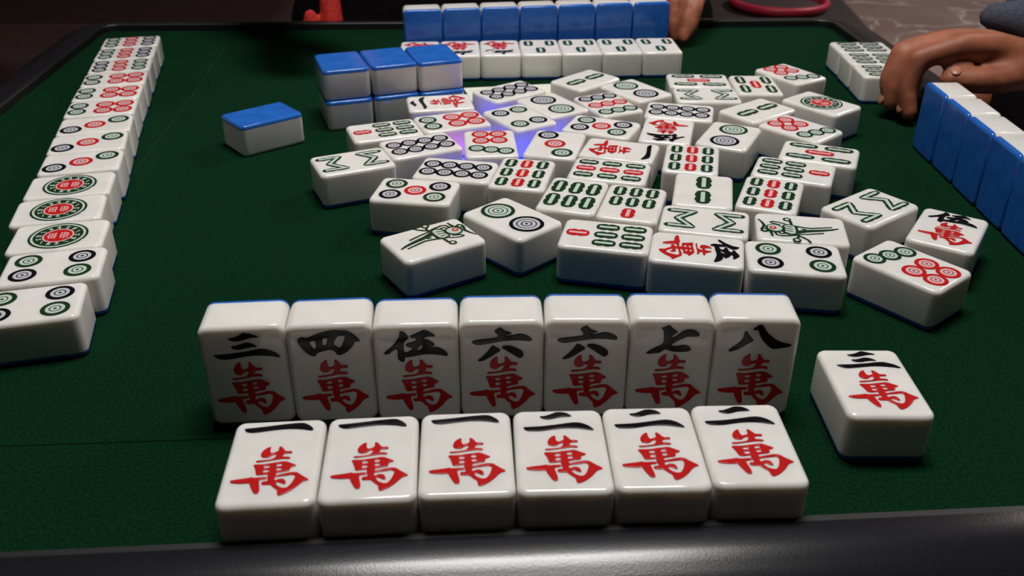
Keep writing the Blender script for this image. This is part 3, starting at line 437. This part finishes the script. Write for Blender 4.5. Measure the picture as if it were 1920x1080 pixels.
T_ = {
'T1':('w2','two-character tile lying sideways in front of the face-down stack'),
'T2':('d6','six-circle tile lying sideways, just in front of the two-character tile'),
'T3':('b7','seven-bamboo tile lying sideways, just in front of the stack\'s lower layer'),
'T4':('d8','eight-circle tile whose right side glows pink, left of the blue console glow'),
'T5':('b8','zigzag eight-bamboo tile at the far left edge of the discards'),
'T6':('d5','five-circle tile lying sideways at the left edge of the discards'),
'T7':('d8','eight-circle tile tucked behind the five-circle tile at the left edge'),
'T8':('d7','seven-circle tile between the two patches of blue glow'),
'T9':('d3','three-circle tile just right of the brightest blue glow, only one among the discards'),
'T10':('d4','four-circle tile set askew behind the blue glow'),
'T11':('d2','two-circle tile set askew behind the askew four-circle tile'),
'T12':('d2','two-circle tile at the back, left of the two sideways bamboo tiles'),
'T13':('d9','nine-circle tile set askew among the discards, only one there'),
'T14':('d5','five-circle tile in the middle of the discards, behind the one-character tile'),
'T15':('w5','upside-down five-character tile behind a nine-bamboo tile'),
'T16':('d8','eight-circle tile lying sideways behind the upside-down five-character tile'),
'T17':('b5','five-bamboo tile lying sideways at the very back of the discards'),
'T18':('b8','zigzag eight-bamboo tile at the back, touching the rearmost five-bamboo tile'),
'T19':('b5','five-bamboo tile with upright sticks at the back of the discards'),
'T20':('d7','seven-circle tile farthest back on the right of the discards'),
'T21':('d1','one-circle tile with a large wheel, at the back right of the discards'),
'T22':('b2','two-bamboo tile set askew, left of the one-circle wheel tile'),
'T23':('d7','seven-circle tile set askew in front of the one-circle wheel tile'),
'T24':('b2','two-bamboo tile farthest back, close to the row of three-bamboo tiles'),
'T25':('d2','two-circle tile right of the upside-down five-character tile'),
'T26':('d8','eight-circle tile lying on a pale paper slip behind the discards'),
'T27':('w1','one-character tile lying sideways in the middle of the discards'),
'T28':('b9','nine-bamboo tile lying sideways, touching the sideways one-character tile'),
'T29':('b9','nine-bamboo tile with upright sticks in front of the three-circle tile'),
'T30':('b6','six-bamboo tile with thick green sticks in the middle discards'),
'T31':('b7','upside-down seven-bamboo tile beside the six-bamboo tile'),
'T32':('b9','nine-bamboo tile directly in front of the upside-down five-character tile'),
'T33':('b2','two-bamboo tile upright to the viewer, in front of a nine-bamboo tile'),
'T34':('b8','zigzag eight-bamboo tile right behind the sideways five-character tile'),
'T35':('b7','seven-bamboo tile in the front line of discards, its red stick at left'),
'T36':('w5','five-character tile lying sideways in the front line of discards'),
'T37':('d4','four-circle tile in the front line of discards'),
'T38':('b1','bird tile in front of a nine-bamboo tile, beak pointing left'),
'T39':('b1','bird tile alone at the front left of the discards, beak pointing right'),
'T40':('d2','two-circle tile set askew at the front of the discards'),
'T41':('b8','zigzag eight-bamboo tile set diamond-wise at the right of the discards'),
'T42':('w5','five-character tile the right way up at the right edge of the discards'),
'T43':('d7','seven-circle tile nearest the viewer at the front right of the discards'),
'T44':('b7','seven-bamboo tile at the right with its red stick on the right'),
'T45':('b5','five-bamboo tile lying sideways at the right edge of the discards'),
'T46':('b9','nine-bamboo tile at the right, in front of the seven-bamboo with red stick right'),
}
for k, (d, lb) in T_.items():
    x, y, a = POS[k]; tile(x, y, a, d, 'flat', 'white '+lb, DIS)
x, y, a = POS['T47']; tile(x, y, a, 'back', 'down', 'lone face-down tile with blue top, on bare felt left of the stack', None)
x, y, a = POS['R1']; tile(x, y, a, 'w3', 'flat', 'lone three-character tile lying on the felt right of the near rows', None)
ORD6 = ['leftmost', 'second from the left', 'third from the left', 'third from the right', 'second from the right', 'rightmost']
for i, k in enumerate(['F1','F2','F3','F4','F5','F6']):
    x, y, a = POS[k]; n = ('one','two')[i > 2]
    tile(x, y, a, 'w1' if i < 3 else 'w2', 'flat', n+'-character tile lying flat in the nearest row, '+ORD6[i]+' of six', 'flat tiles in the nearest row')
NM = {'S1':('w3','three-character tile standing at the left end of the near row'), 'S2':('w4','four-character tile standing in the near row'),
 'S3':('w5','five-character tile standing in the near row'), 'S4':('w6','left of two six-character tiles standing in the near row'),
 'S5':('w6','right of two six-character tiles standing in the near row'), 'S6':('w7','seven-character tile standing in the near row'),
 'S7':('w8','eight-character tile standing at the right end of the near row')}
for k, (d, lb) in NM.items():
    x, y, a = POS[k]; tile(x, y, a, d, 'stand', 'white '+lb, 'standing tiles in the near row')
LF = ['farthest', 'middle', 'nearest']
for i in range(1, 15):
    x, y, a = POS['L%d' % i]
    if i <= 3: d, nm, w3 = 'd9', 'nine-circle', LF[i-1]+' of its three alike'
    elif i <= 6: d, nm, w3 = 'd6', 'six-circle', LF[i-4]+' of its three alike'
    elif i <= 9: d, nm, w3 = 'd3', 'three-circle', LF[i-7]+' of its three alike'
    elif i <= 12: d, nm, w3 = 'd1', 'one-circle wheel', LF[i-10]+' of its three alike'
    else: d, nm, w3 = 'd4', 'four-circle', ('farther', 'nearer')[i-13]+' of the two alike'
    if i in (1, 2): a += PI
    tile(x, y, a, d, 'flat', nm+' tile in the long left-hand row, '+w3, 'face-up tiles in the left-hand row')
for i, k in enumerate(['C1','C2','C3']):
    x, y, a = POS[k]; tile(x, y, a, 'b6', 'flat', ('farthest','middle','nearest')[i]+' of three six-bamboo tiles by the right-hand player\'s fingers', 'six-bamboo tiles laid out on the right')
ORD7 = ['leftmost', 'second from the left', 'third from the left', 'middle', 'third from the right', 'second from the right', 'rightmost']
for i in range(7):
    x, y, a = POS[('FS',i)]
    tile(x, y, a+PI, ('w2','w3','w4','b2','b4x','d2','d5')[i] if i != 4 else 'b5', 'stand', 'blue-backed tile standing in the far row, '+ORD7[i]+' of seven', 'standing blue-backed tiles in the far row')
for i in range(7):
    x, y, a = POS[('FL',i)]
    if i < 3: d, lb = 'w9', 'nine-character tile lying before the far row, '+('leftmost, mostly behind the stack','half hidden by the stack','wholly visible')[i]
    else: d, lb = 'b3', 'three-bamboo tile lying before the far row, '+('leftmost','second from the left','second from the right','rightmost')[i-3]+' of four'
    tile(x, y, a, d, 'flat', lb, 'face-up tiles lying before the far row')
RO = ['farthest, at the fingertips', 'second from the far end', 'third from the far end', 'fourth from the far end', 'fifth from the far end', 'nearest']
for i in range(6):
    x, y, a = POS[('RS',i)]; tile(x, y, PI/2, ('d3','d5','w6','w7','b5','b6')[i], 'stand', 'blue-backed tile standing in the right-hand row, '+RO[i], 'standing blue-backed tiles in the right-hand row')
for s, nm in (('lower', 'lower'), ('upper', 'upper')):
    for i, k in enumerate('ABC'):
        x, y, a = POS[(s,i)]
        tile(x, y, a, 'back', 'down', 'blue-topped face-down tile, '+('left','middle','right')[i]+' of the stack\'s '+nm+' layer', 'face-down tiles stacked two high', z=0.0 if s == 'lower' else TK+0.0001)

# pale paper slips under the far eight-circle tile
def slip(name, pts, z, label):
    o = link(name, loft(name, [[(p[0],p[1],z) for p in pts], [(p[0],p[1],z+0.0003) for p in pts]], ['paper'], smooth=False))
    return tag(o, label, 'paper slip')
slip('paper_slip', [(-0.018,0.575),(0.042,0.590),(0.030,0.650),(-0.034,0.640)], 0.0001, 'pale paper slip under the rearmost eight-circle tile')
slip('paper_slip', [(0.024,0.597),(0.040,0.601),(0.046,0.632),(0.034,0.636)], 0.0005, 'small greenish-white paper slip on top of the larger slip')

# ---------------------------------------------------------------- people
def fuse(name, segs, m, voxel, parent=None, smooth=4, dec=None):
    """one continuous surface from tapered limb segments ((p0, r0), (p1, r1)) and ellipsoids ('e', p, (rx,ry,rz))"""
    bm = bmesh.new()
    for s in segs:
        if s[0] == 'e':
            r = bmesh.ops.create_uvsphere(bm, u_segments=20, v_segments=12, radius=1)
            for v in r['verts']: v.co = Vector((v.co.x*s[2][0], v.co.y*s[2][1], v.co.z*s[2][2])) + Vector(s[1])
            continue
        (p0, r0), (p1, r1) = s; p0 = Vector(p0); p1 = Vector(p1); d = p1-p0; L = d.length
        n = max(2, int(L/(min(r0, r1)*0.6))+1); q = d.to_track_quat('Z', 'Y').to_matrix() if L > 1e-6 else Matrix.Identity(3)
        rings = []; prof = [(-r0, 0.05*r0), (-r0*0.8, 0.6*r0), (-r0*0.45, 0.89*r0)] + [(L*i/n, r0+(r1-r0)*i/n) for i in range(n+1)] + [(L+r1*0.45, 0.89*r1), (L+r1*0.8, 0.6*r1), (L+r1, 0.05*r1)]
        for t, rr in prof:
            rr = max(rr, 1e-4); rings.append([bm.verts.new(p0+q @ Vector((rr*math.cos(2*PI*k/14), rr*math.sin(2*PI*k/14), t))) for k in range(14)])
        for a, b_ in zip(rings[:-1], rings[1:]):
            for k in range(14): bm.faces.new((a[k], a[(k+1)%14], b_[(k+1)%14], b_[k]))
        bm.faces.new(rings[0][::-1]); bm.faces.new(rings[-1])
    me = bpy.data.meshes.new(name); bm.to_mesh(me); bm.free()
    ob = bpy.data.objects.new('tmp', me); COL.objects.link(ob)
    rm = ob.modifiers.new('r', 'REMESH'); rm.mode = 'VOXEL'; rm.voxel_size = voxel; rm.use_smooth_shade = True
    sm = ob.modifiers.new('s', 'SMOOTH'); sm.iterations = smooth; sm.factor = 0.5
    if dec: dm = ob.modifiers.new('d', 'DECIMATE'); dm.ratio = dec
    dg = bpy.context.evaluated_depsgraph_get(); me2 = bpy.data.meshes.new_from_object(ob.evaluated_get(dg))
    bpy.data.objects.remove(ob); bpy.data.meshes.remove(me)
    me2.materials.clear(); me2.materials.append(M[m]); me2.name = name
    for p in me2.polygons: p.use_smooth = True
    mt = Matrix.Translation(-parent.location) if parent else None
    return link(name, me2, parent, mt)
def chain(pts):  # [(point, radius), ...] -> segments
    return list(zip(pts[:-1], pts[1:]))
def head_segs(c, f, s=1.0):
    """head at c facing unit vector f"""
    f = Vector(f).normalized(); sd = Vector((-f.y, f.x, 0)); c = Vector(c); up = Vector((0,0,1))
    S = [('e', c+up*0.018*s, (0.078*s, 0.085*s, 0.092*s)), ('e', c-up*0.05*s+f*0.018*s, (0.056*s,0.058*s,0.055*s)),
         ('e', c-up*0.092*s+f*0.046*s, (0.024*s,0.022*s,0.018*s)),
         ((c+f*0.078*s+up*0.01*s, 0.008*s), (c+f*0.100*s-up*0.026*s, 0.0125*s)),
         ((c+f*0.074*s+sd*0.045*s+up*0.022*s, 0.010*s), (c+f*0.084*s+sd*0.012*s+up*0.024*s, 0.009*s)),
         ((c+f*0.074*s-sd*0.045*s+up*0.022*s, 0.010*s), (c+f*0.084*s-sd*0.012*s+up*0.024*s, 0.009*s))]
    for g in (1, -1):
        S.append(('e', c+sd*g*0.078*s-f*0.004*s-up*0.005*s, (0.012*s,0.018*s,0.028*s)))
    return S
def face_bits(parent, c, f, s=1.0):
    f = Vector(f).normalized(); sd = Vector((-f.y, f.x, 0)); c = Vector(c); up = Vector((0,0,1))
    for g in (1, -1):
        fuse('eye', [('e', c+f*0.075*s+sd*g*0.030*s+up*0.006*s, (0.010*s,0.010*s,0.006*s))], 'eye', 0.002, parent, 1)
    fuse('mouth', [((c+f*0.076*s+sd*0.018*s-up*0.055*s, 0.005*s), (c+f*0.080*s-sd*0.0*s-up*0.056*s, 0.006*s)), ((c+f*0.080*s-up*0.056*s, 0.006*s), (c+f*0.076*s-sd*0.018*s-up*0.055*s, 0.005*s))], 'lips', 0.002, parent, 1)
    fuse('hair', [('e', c+up*0.045*s-f*0.016*s, (0.086*s,0.088*s,0.078*s)), ('e', c-f*0.038*s-up*0.01*s, (0.076*s,0.062*s,0.080*s))], 'hair', 0.006, parent, 3)

# the right-hand player: bare hand reaching round the end of the row, navy sleeve
rp = tag(empty('person', (0.66, 0.62, -0.72)), 'person in a navy sweater at right, fingers bent round the end tile of the row', 'person')
S = []
S += chain([((0.2770,0.5760,0.0470),0.0080), ((0.2515,0.574,0.0400),0.0071), ((0.2470,0.571,0.0215),0.0063), ((0.2490,0.5655,0.0078),0.0054)])       # index
S += chain([((0.2760,0.5900,0.0465),0.0082), ((0.2465,0.588,0.0400),0.0073), ((0.2400,0.584,0.0240),0.0064), ((0.2415,0.579,0.0095),0.0056)])       # middle
S += chain([((0.2790,0.6040,0.0430),0.0078), ((0.2560,0.602,0.0385),0.0068), ((0.2500,0.599,0.0315),0.0060), ((0.2535,0.595,0.0260),0.0052)])       # ring
S += chain([((0.2850,0.6160,0.0390),0.0070), ((0.2680,0.614,0.0365),0.0058), ((0.2620,0.611,0.0315),0.0052), ((0.2650,0.607,0.0270),0.0046)])       # little
S += chain([((0.3180,0.574,0.0310),0.0112), ((0.3000,0.5675,0.0285),0.0090), ((0.2840,0.5655,0.0285),0.0079), ((0.2705,0.567,0.0290),0.0068)])      # thumb
for kp, rr in (((0.2770,0.5760,0.0470),0.0083), ((0.2760,0.5900,0.0465),0.0085), ((0.2790,0.6040,0.0430),0.0080), ((0.2850,0.6160,0.0390),0.0072)):
    S += chain([(kp, rr), ((kp[0]+0.022, kp[1]*0.6+0.583*0.4, kp[2]*0.6+0.046*0.4), 0.0088), ((0.322,0.583,0.0370),0.0122)])
S += chain([((0.2820,0.606,0.0340),0.0085), ((0.3020,0.602,0.0340),0.0105), ((0.3220,0.590,0.0350),0.0120)])   # heel of the palm, in shade behind the thumb
S += chain([((0.322,0.583,0.0370),0.0122), ((0.355,0.592,0.0375),0.0155), ((0.41,0.615,0.043),0.021), ((0.50,0.660,0.060),0.026), ((0.56,0.70,0.20),0.038), ((0.575,0.73,0.33),0.045)])
S += chain([((0.575,0.73,0.33),0.045), ((0.61,0.82,0.34),0.06), ((0.60,0.93,0.32),0.045), ((0.60,1.00,0.06),0.034), ((0.50,0.95,-0.09),0.024), ((0.45,0.93,-0.125),0.016)])
S += [('e', (0.62,0.82,0.12), (0.085,0.14,0.24)), ('e', (0.62,0.82,-0.18), (0.10,0.15,0.13))]
S += chain([((0.615,0.82,0.34),0.055), ((0.605,0.82,0.43),0.042), ((0.60,0.82,0.47),0.045)])
for g, yy in ((1, 0.74), (-1, 0.90)):
    S += chain([((0.62,yy,-0.22),0.075), ((0.42,yy,-0.24),0.055), ((0.42,yy,-0.45),0.042), ((0.43,yy,-0.66),0.030)]); S += chain([((0.44,yy,-0.69),0.028), ((0.34,yy,-0.698),0.020)])
for k, (dy, dz, ln) in enumerate(((0.016,0,0.040),(0.006,0.002,0.046),(-0.005,0.001,0.043),(-0.015,-0.002,0.034))):   # other hand resting on the thigh
    S += chain([((0.45,0.93+dy*0.8,-0.130),0.0095), ((0.42,0.925+dy,-0.145+dz),0.0080), ((0.42-ln*0.6,0.918+dy,-0.155),0.0068), ((0.42-ln,0.914+dy,-0.170),0.0058)])
S += chain([((0.45,0.922,-0.13),0.0105), ((0.435,0.895,-0.145),0.0085), ((0.42,0.882,-0.16),0.0072)])
HD = (0.585,0.82,0.555)
S += head_segs(HD, (-1,-0.25,0), 1.0)
fuse('body', S, 'skin', 0.0027, rp, 4)
face_bits(rp, HD, (-1,-0.25,0))
SW = chain([((0.317,0.622,0.0540),0.0110), ((0.342,0.614,0.0510),0.0180), ((0.372,0.610,0.0480),0.0255), ((0.41,0.618,0.050),0.031), ((0.50,0.662,0.064),0.038), ((0.56,0.70,0.20),0.050), ((0.575,0.73,0.33),0.062), ((0.62,0.82,0.33),0.075), ((0.60,0.93,0.31),0.060), ((0.60,1.00,0.07),0.046), ((0.51,0.955,-0.075),0.032)])
SW += [('e', (0.63,0.82,0.12), (0.125,0.18,0.27)), ('e', (0.62,0.82,-0.12), (0.150,0.185,0.16))]
SW += chain([((0.615,0.82,0.36),0.058), ((0.61,0.82,0.41),0.050)])
fuse('sweater', SW, 'navy', 0.0055, rp, 4)
TRS = []
for yy in (0.74, 0.90):
    TRS += chain([((0.63,yy,-0.21),0.100), ((0.42,yy,-0.225),0.074), ((0.42,yy,-0.45),0.055), ((0.43,yy,-0.655),0.045)])
TRS.append(('e', (0.62,0.82,-0.10), (0.160,0.195,0.13)))
fuse('trousers', TRS, 'trouser', 0.010, rp, 3)
for yy in (0.74, 0.90): fuse('shoe', chain([((0.45,yy,-0.685),0.034), ((0.33,yy,-0.692),0.027)]), 'jacket', 0.006, rp, 2)
def nail(parent, p, n_, r=0.0042):
    n_ = Vector(n_).normalized(); q = n_.to_track_quat('Z', 'Y').to_matrix().to_4x4()
    me = bpy.data.meshes.new('fingernail'); bm = bmesh.new(); bmesh.ops.create_uvsphere(bm, u_segments=12, v_segments=6, radius=1)
    for v in bm.verts: v.co = Vector((v.co.x*r*0.8, v.co.y*r, v.co.z*0.0009))
    bm.to_mesh(me); bm.free(); me.materials.append(M['nail'])
    link('fingernail', me, parent, Matrix.Translation(Vector(p)-parent.location) @ q)
nail(rp, (0.2436,0.5676,0.0110), (-1,-0.3,0.25), 0.0036); nail(rp, (0.2358,0.5802,0.0125), (-1,-0.2,0.3), 0.0036); nail(rp, (0.2722,0.5650,0.0354), (-0.2,-0.4,1), 0.0042)

# the far player: black jacket, one hand at the end of the far row
fp = tag(empty('person', (-0.01, 1.04, -0.72)), 'person in a black jacket across the table, fingers on the end of the far row', 'person')
S = []
S += chain([((0.1370,0.770,0.0430),0.0085), ((0.1285,0.752,0.0345),0.0064), ((0.1275,0.7455,0.0200),0.0055), ((0.1278,0.744,0.0075),0.0046)])      # index against the tile
S += chain([((0.1500,0.776,0.0430),0.0088), ((0.1450,0.754,0.0300),0.0068), ((0.1420,0.7475,0.0165),0.0058), ((0.1362,0.7450,0.0058),0.0046)])     # middle
S += chain([((0.1600,0.788,0.0420),0.0080), ((0.1500,0.772,0.0320),0.0062), ((0.1420,0.766,0.0230),0.0054), ((0.1380,0.764,0.0150),0.0046)])      # ring, curled behind
S += chain([((0.1680,0.802,0.0400),0.0072), ((0.1590,0.790,0.0320),0.0056), ((0.1510,0.784,0.0240),0.0050), ((0.1460,0.782,0.0170),0.0044)])      # little
S += chain([((0.1400,0.806,0.0470),0.0105), ((0.1270,0.786,0.0410),0.0085), ((0.1210,0.770,0.0340),0.0070), ((0.1200,0.760,0.0270),0.0060)])      # thumb
for kp, rr in (((0.1370,0.770,0.0430),0.0085), ((0.1500,0.776,0.0430),0.0088), ((0.1600,0.788,0.0420),0.0082), ((0.1680,0.802,0.0400),0.0074)):
    S += chain([(kp, rr), (((kp[0]+0.168)/2, kp[1]*0.5+0.836*0.5, 0.051), 0.0100), ((0.168,0.836,0.056),0.0130)])
S += chain([((0.168,0.836,0.056),0.0145), ((0.195,0.885,0.066),0.021), ((0.235,0.965,0.085),0.030), ((0.175,1.02,0.26),0.045), ((0.10,1.03,0.33),0.05)])
S += chain([((0.10,1.03,0.33),0.05), ((-0.01,1.04,0.34),0.06), ((-0.13,1.02,0.32),0.045), ((-0.265,0.930,0.120),0.034), ((-0.185,0.775,0.100),0.022), ((-0.170,0.745,0.096),0.018)])
for k, (dx, ln) in enumerate(((0.018,0.044),(0.006,0.050),(-0.007,0.047),(-0.019,0.037))):   # out-of-view right arm and hand reaching towards the stack, added to shade the felt
    S += chain([((-0.168+dx*0.8,0.745,0.094),0.0115), ((-0.162+dx,0.706,0.092),0.0095), ((-0.156+dx,0.706-ln*0.55,0.086),0.0078), ((-0.152+dx,0.706-ln,0.080),0.0066)])
S += chain([((-0.168,0.745,0.094),0.0125), ((-0.132,0.728,0.090),0.0100), ((-0.120,0.708,0.084),0.0084)])
S += [('e', (-0.01,1.05,0.12), (0.14,0.09,0.24)), ('e', (-0.01,1.05,-0.18), (0.15,0.10,0.13))]
S += chain([((-0.01,1.04,0.34),0.055), ((-0.01,1.03,0.43),0.042), ((-0.01,1.02,0.47),0.045)])
for xx in (-0.09, 0.07):
    S += chain([((xx,1.04,-0.22),0.075), ((xx,0.90,-0.24),0.058), ((xx,0.88,-0.45),0.042), ((xx,0.90,-0.66),0.030)]); S += chain([((xx,0.91,-0.69),0.028), ((xx,0.81,-0.698),0.020)])
HD = (-0.01,1.00,0.555); S += head_segs(HD, (0,-1,0))
fuse('body', S, 'skin', 0.0030, fp, 4)
face_bits(fp, HD, (0,-1,0))
JK = chain([((0.178,0.857,0.0600),0.0235), ((0.20,0.895,0.068),0.032), ((0.24,0.968,0.088),0.042), ((0.178,1.02,0.26),0.058), ((0.10,1.04,0.33),0.068), ((-0.01,1.05,0.34),0.078), ((-0.13,1.03,0.32),0.062), ((-0.268,0.935,0.125),0.048), ((-0.200,0.800,0.112),0.036), ((-0.182,0.765,0.104),0.032)])
JK += [('e', (-0.01,1.04,0.12), (0.20,0.125,0.27)), ('e', (-0.01,1.03,-0.10), (0.225,0.135,0.17)), ('e', (0.10,1.00,-0.06), (0.115,0.10,0.12)), ('e', (-0.12,1.00,-0.06), (0.115,0.10,0.12))]
JK += chain([((-0.01,1.04,0.36),0.058), ((-0.01,1.03,0.42),0.052)])
fuse('jacket', JK, 'jacket', 0.0065, fp, 4)
sc = fuse('scarf', chain([((-0.1895,0.878,-0.070),0.013), ((-0.1880,0.878,-0.030),0.0115), ((-0.1870,0.880,-0.0075),0.0060)]) + chain([((-0.1660,0.884,-0.070),0.0155), ((-0.1680,0.884,-0.020),0.0110), ((-0.1700,0.890,0.030),0.0085), ((-0.1500,0.925,0.12),0.010), ((-0.10,0.935,0.25),0.014), ((-0.05,0.96,0.36),0.02)]), 'scarf', 0.002, fp, 2)
sc['label'] = 'bright red cloth hanging in two folds'
TRS = []
for xx in (-0.09, 0.07):
    TRS += chain([((xx,1.05,-0.21),0.092), ((xx,0.90,-0.235),0.068), ((xx,0.88,-0.45),0.055), ((xx,0.90,-0.655),0.045)])
fuse('trousers', TRS, 'trouser', 0.010, fp, 3)
for xx in (-0.09, 0.07): fuse('shoe', chain([((xx,0.92,-0.685),0.034), ((xx,0.80,-0.692),0.027)]), 'jacket', 0.006, fp, 2)

# ---------------------------------------------------------------- seats and furniture
def stool(name, x, y, top, w_, label, m='stoolwood', rz=0.0):
    t = tag(empty(name, (x, y, -0.72), rz), label, 'stool')
    h = top+0.72
    box('seat', -w_/2, w_/2, -w_/2, w_/2, h-0.045, h, m, 0.008, t)
    for sx in (-1, 1):
        for sy in (-1, 1): box('leg', sx*(w_/2-0.035)-0.017, sx*(w_/2-0.035)+0.017, sy*(w_/2-0.035)-0.017, sy*(w_/2-0.035)+0.017, 0, h-0.045, m, 0.003, t)
    for sx in (-1, 1): box('stretcher', sx*(w_/2-0.035)-0.009, sx*(w_/2-0.035)+0.009, -w_/2+0.04, w_/2-0.04, 0.12, 0.145, m, 0.002, t)
    return t
stool('wooden_stool', -0.01, 1.12, -0.325, 0.30, 'dark wooden stool under the person in the black jacket')
stool('wooden_stool', 0.68, 0.82, -0.325, 0.30, 'dark wooden stool under the person in the navy sweater')
stool('wooden_stool', 0.46, 1.73, -0.205, 0.33, 'dark brown stool beyond the table\'s far right corner, carrying a round tray', rz=-0.10)
# round tray with a red rim, on that stool
rs = tag(empty('round_tray', (0.492, 1.765, -0.205)), 'round dark tray with a raised red rim, on the brown stool', 'tray')
def lathe(name, prof, mats, rm=None, n=40, parent=None, cap=True):
    return link(name, loft(name, [[(r*math.cos(2*PI*i/n), r*math.sin(2*PI*i/n), z) for i in range(n)] for r, z in prof], mats, rm, cap, cap), parent)
lathe('base', [(0.02,0.0),(0.075,0.0),(0.082,0.004),(0.080,0.006),(0.02,0.005)], ['darkplastic'], parent=rs)
lathe('rim', [(0.078,0.002),(0.088,0.003),(0.092,0.012),(0.090,0.017),(0.084,0.018),(0.080,0.012),(0.078,0.002)], ['redplastic'], parent=rs, cap=False)['label'] = 'red rim'
# sofa in the dark on the left
sf = tag(empty('sofa', (-1.45, 2.5, -0.72)), 'long dark reddish-brown sofa in shadow at the far left', 'sofa')
box('base', -0.85, 0.95, -1.0, 1.6, 0.04, 0.24, 'sofa', 0.02, sf)
for k in range(3): box('seat_cushion', -0.50, 0.93, -0.96+k*0.84, -0.14+k*0.84, 0.24, 0.40, 'sofa', 0.04, sf)
box('backrest', -0.87, -0.50, -1.0, 1.6, 0.24, 0.80, 'sofa', 0.06, sf)
box('armrest', -0.85, 0.95, -1.18, -1.0, 0.04, 0.56, 'sofa', 0.05, sf)
box('armrest', -0.85, 0.95, 1.6, 1.78, 0.04, 0.56, 'sofa', 0.05, sf)
for sx in (-0.8, 0.9):
    for sy in (-1.1, 1.7): box('foot', sx-0.03, sx+0.03, sy-0.03, sy+0.03, 0, 0.045, 'stoolwood', 0.004, sf)
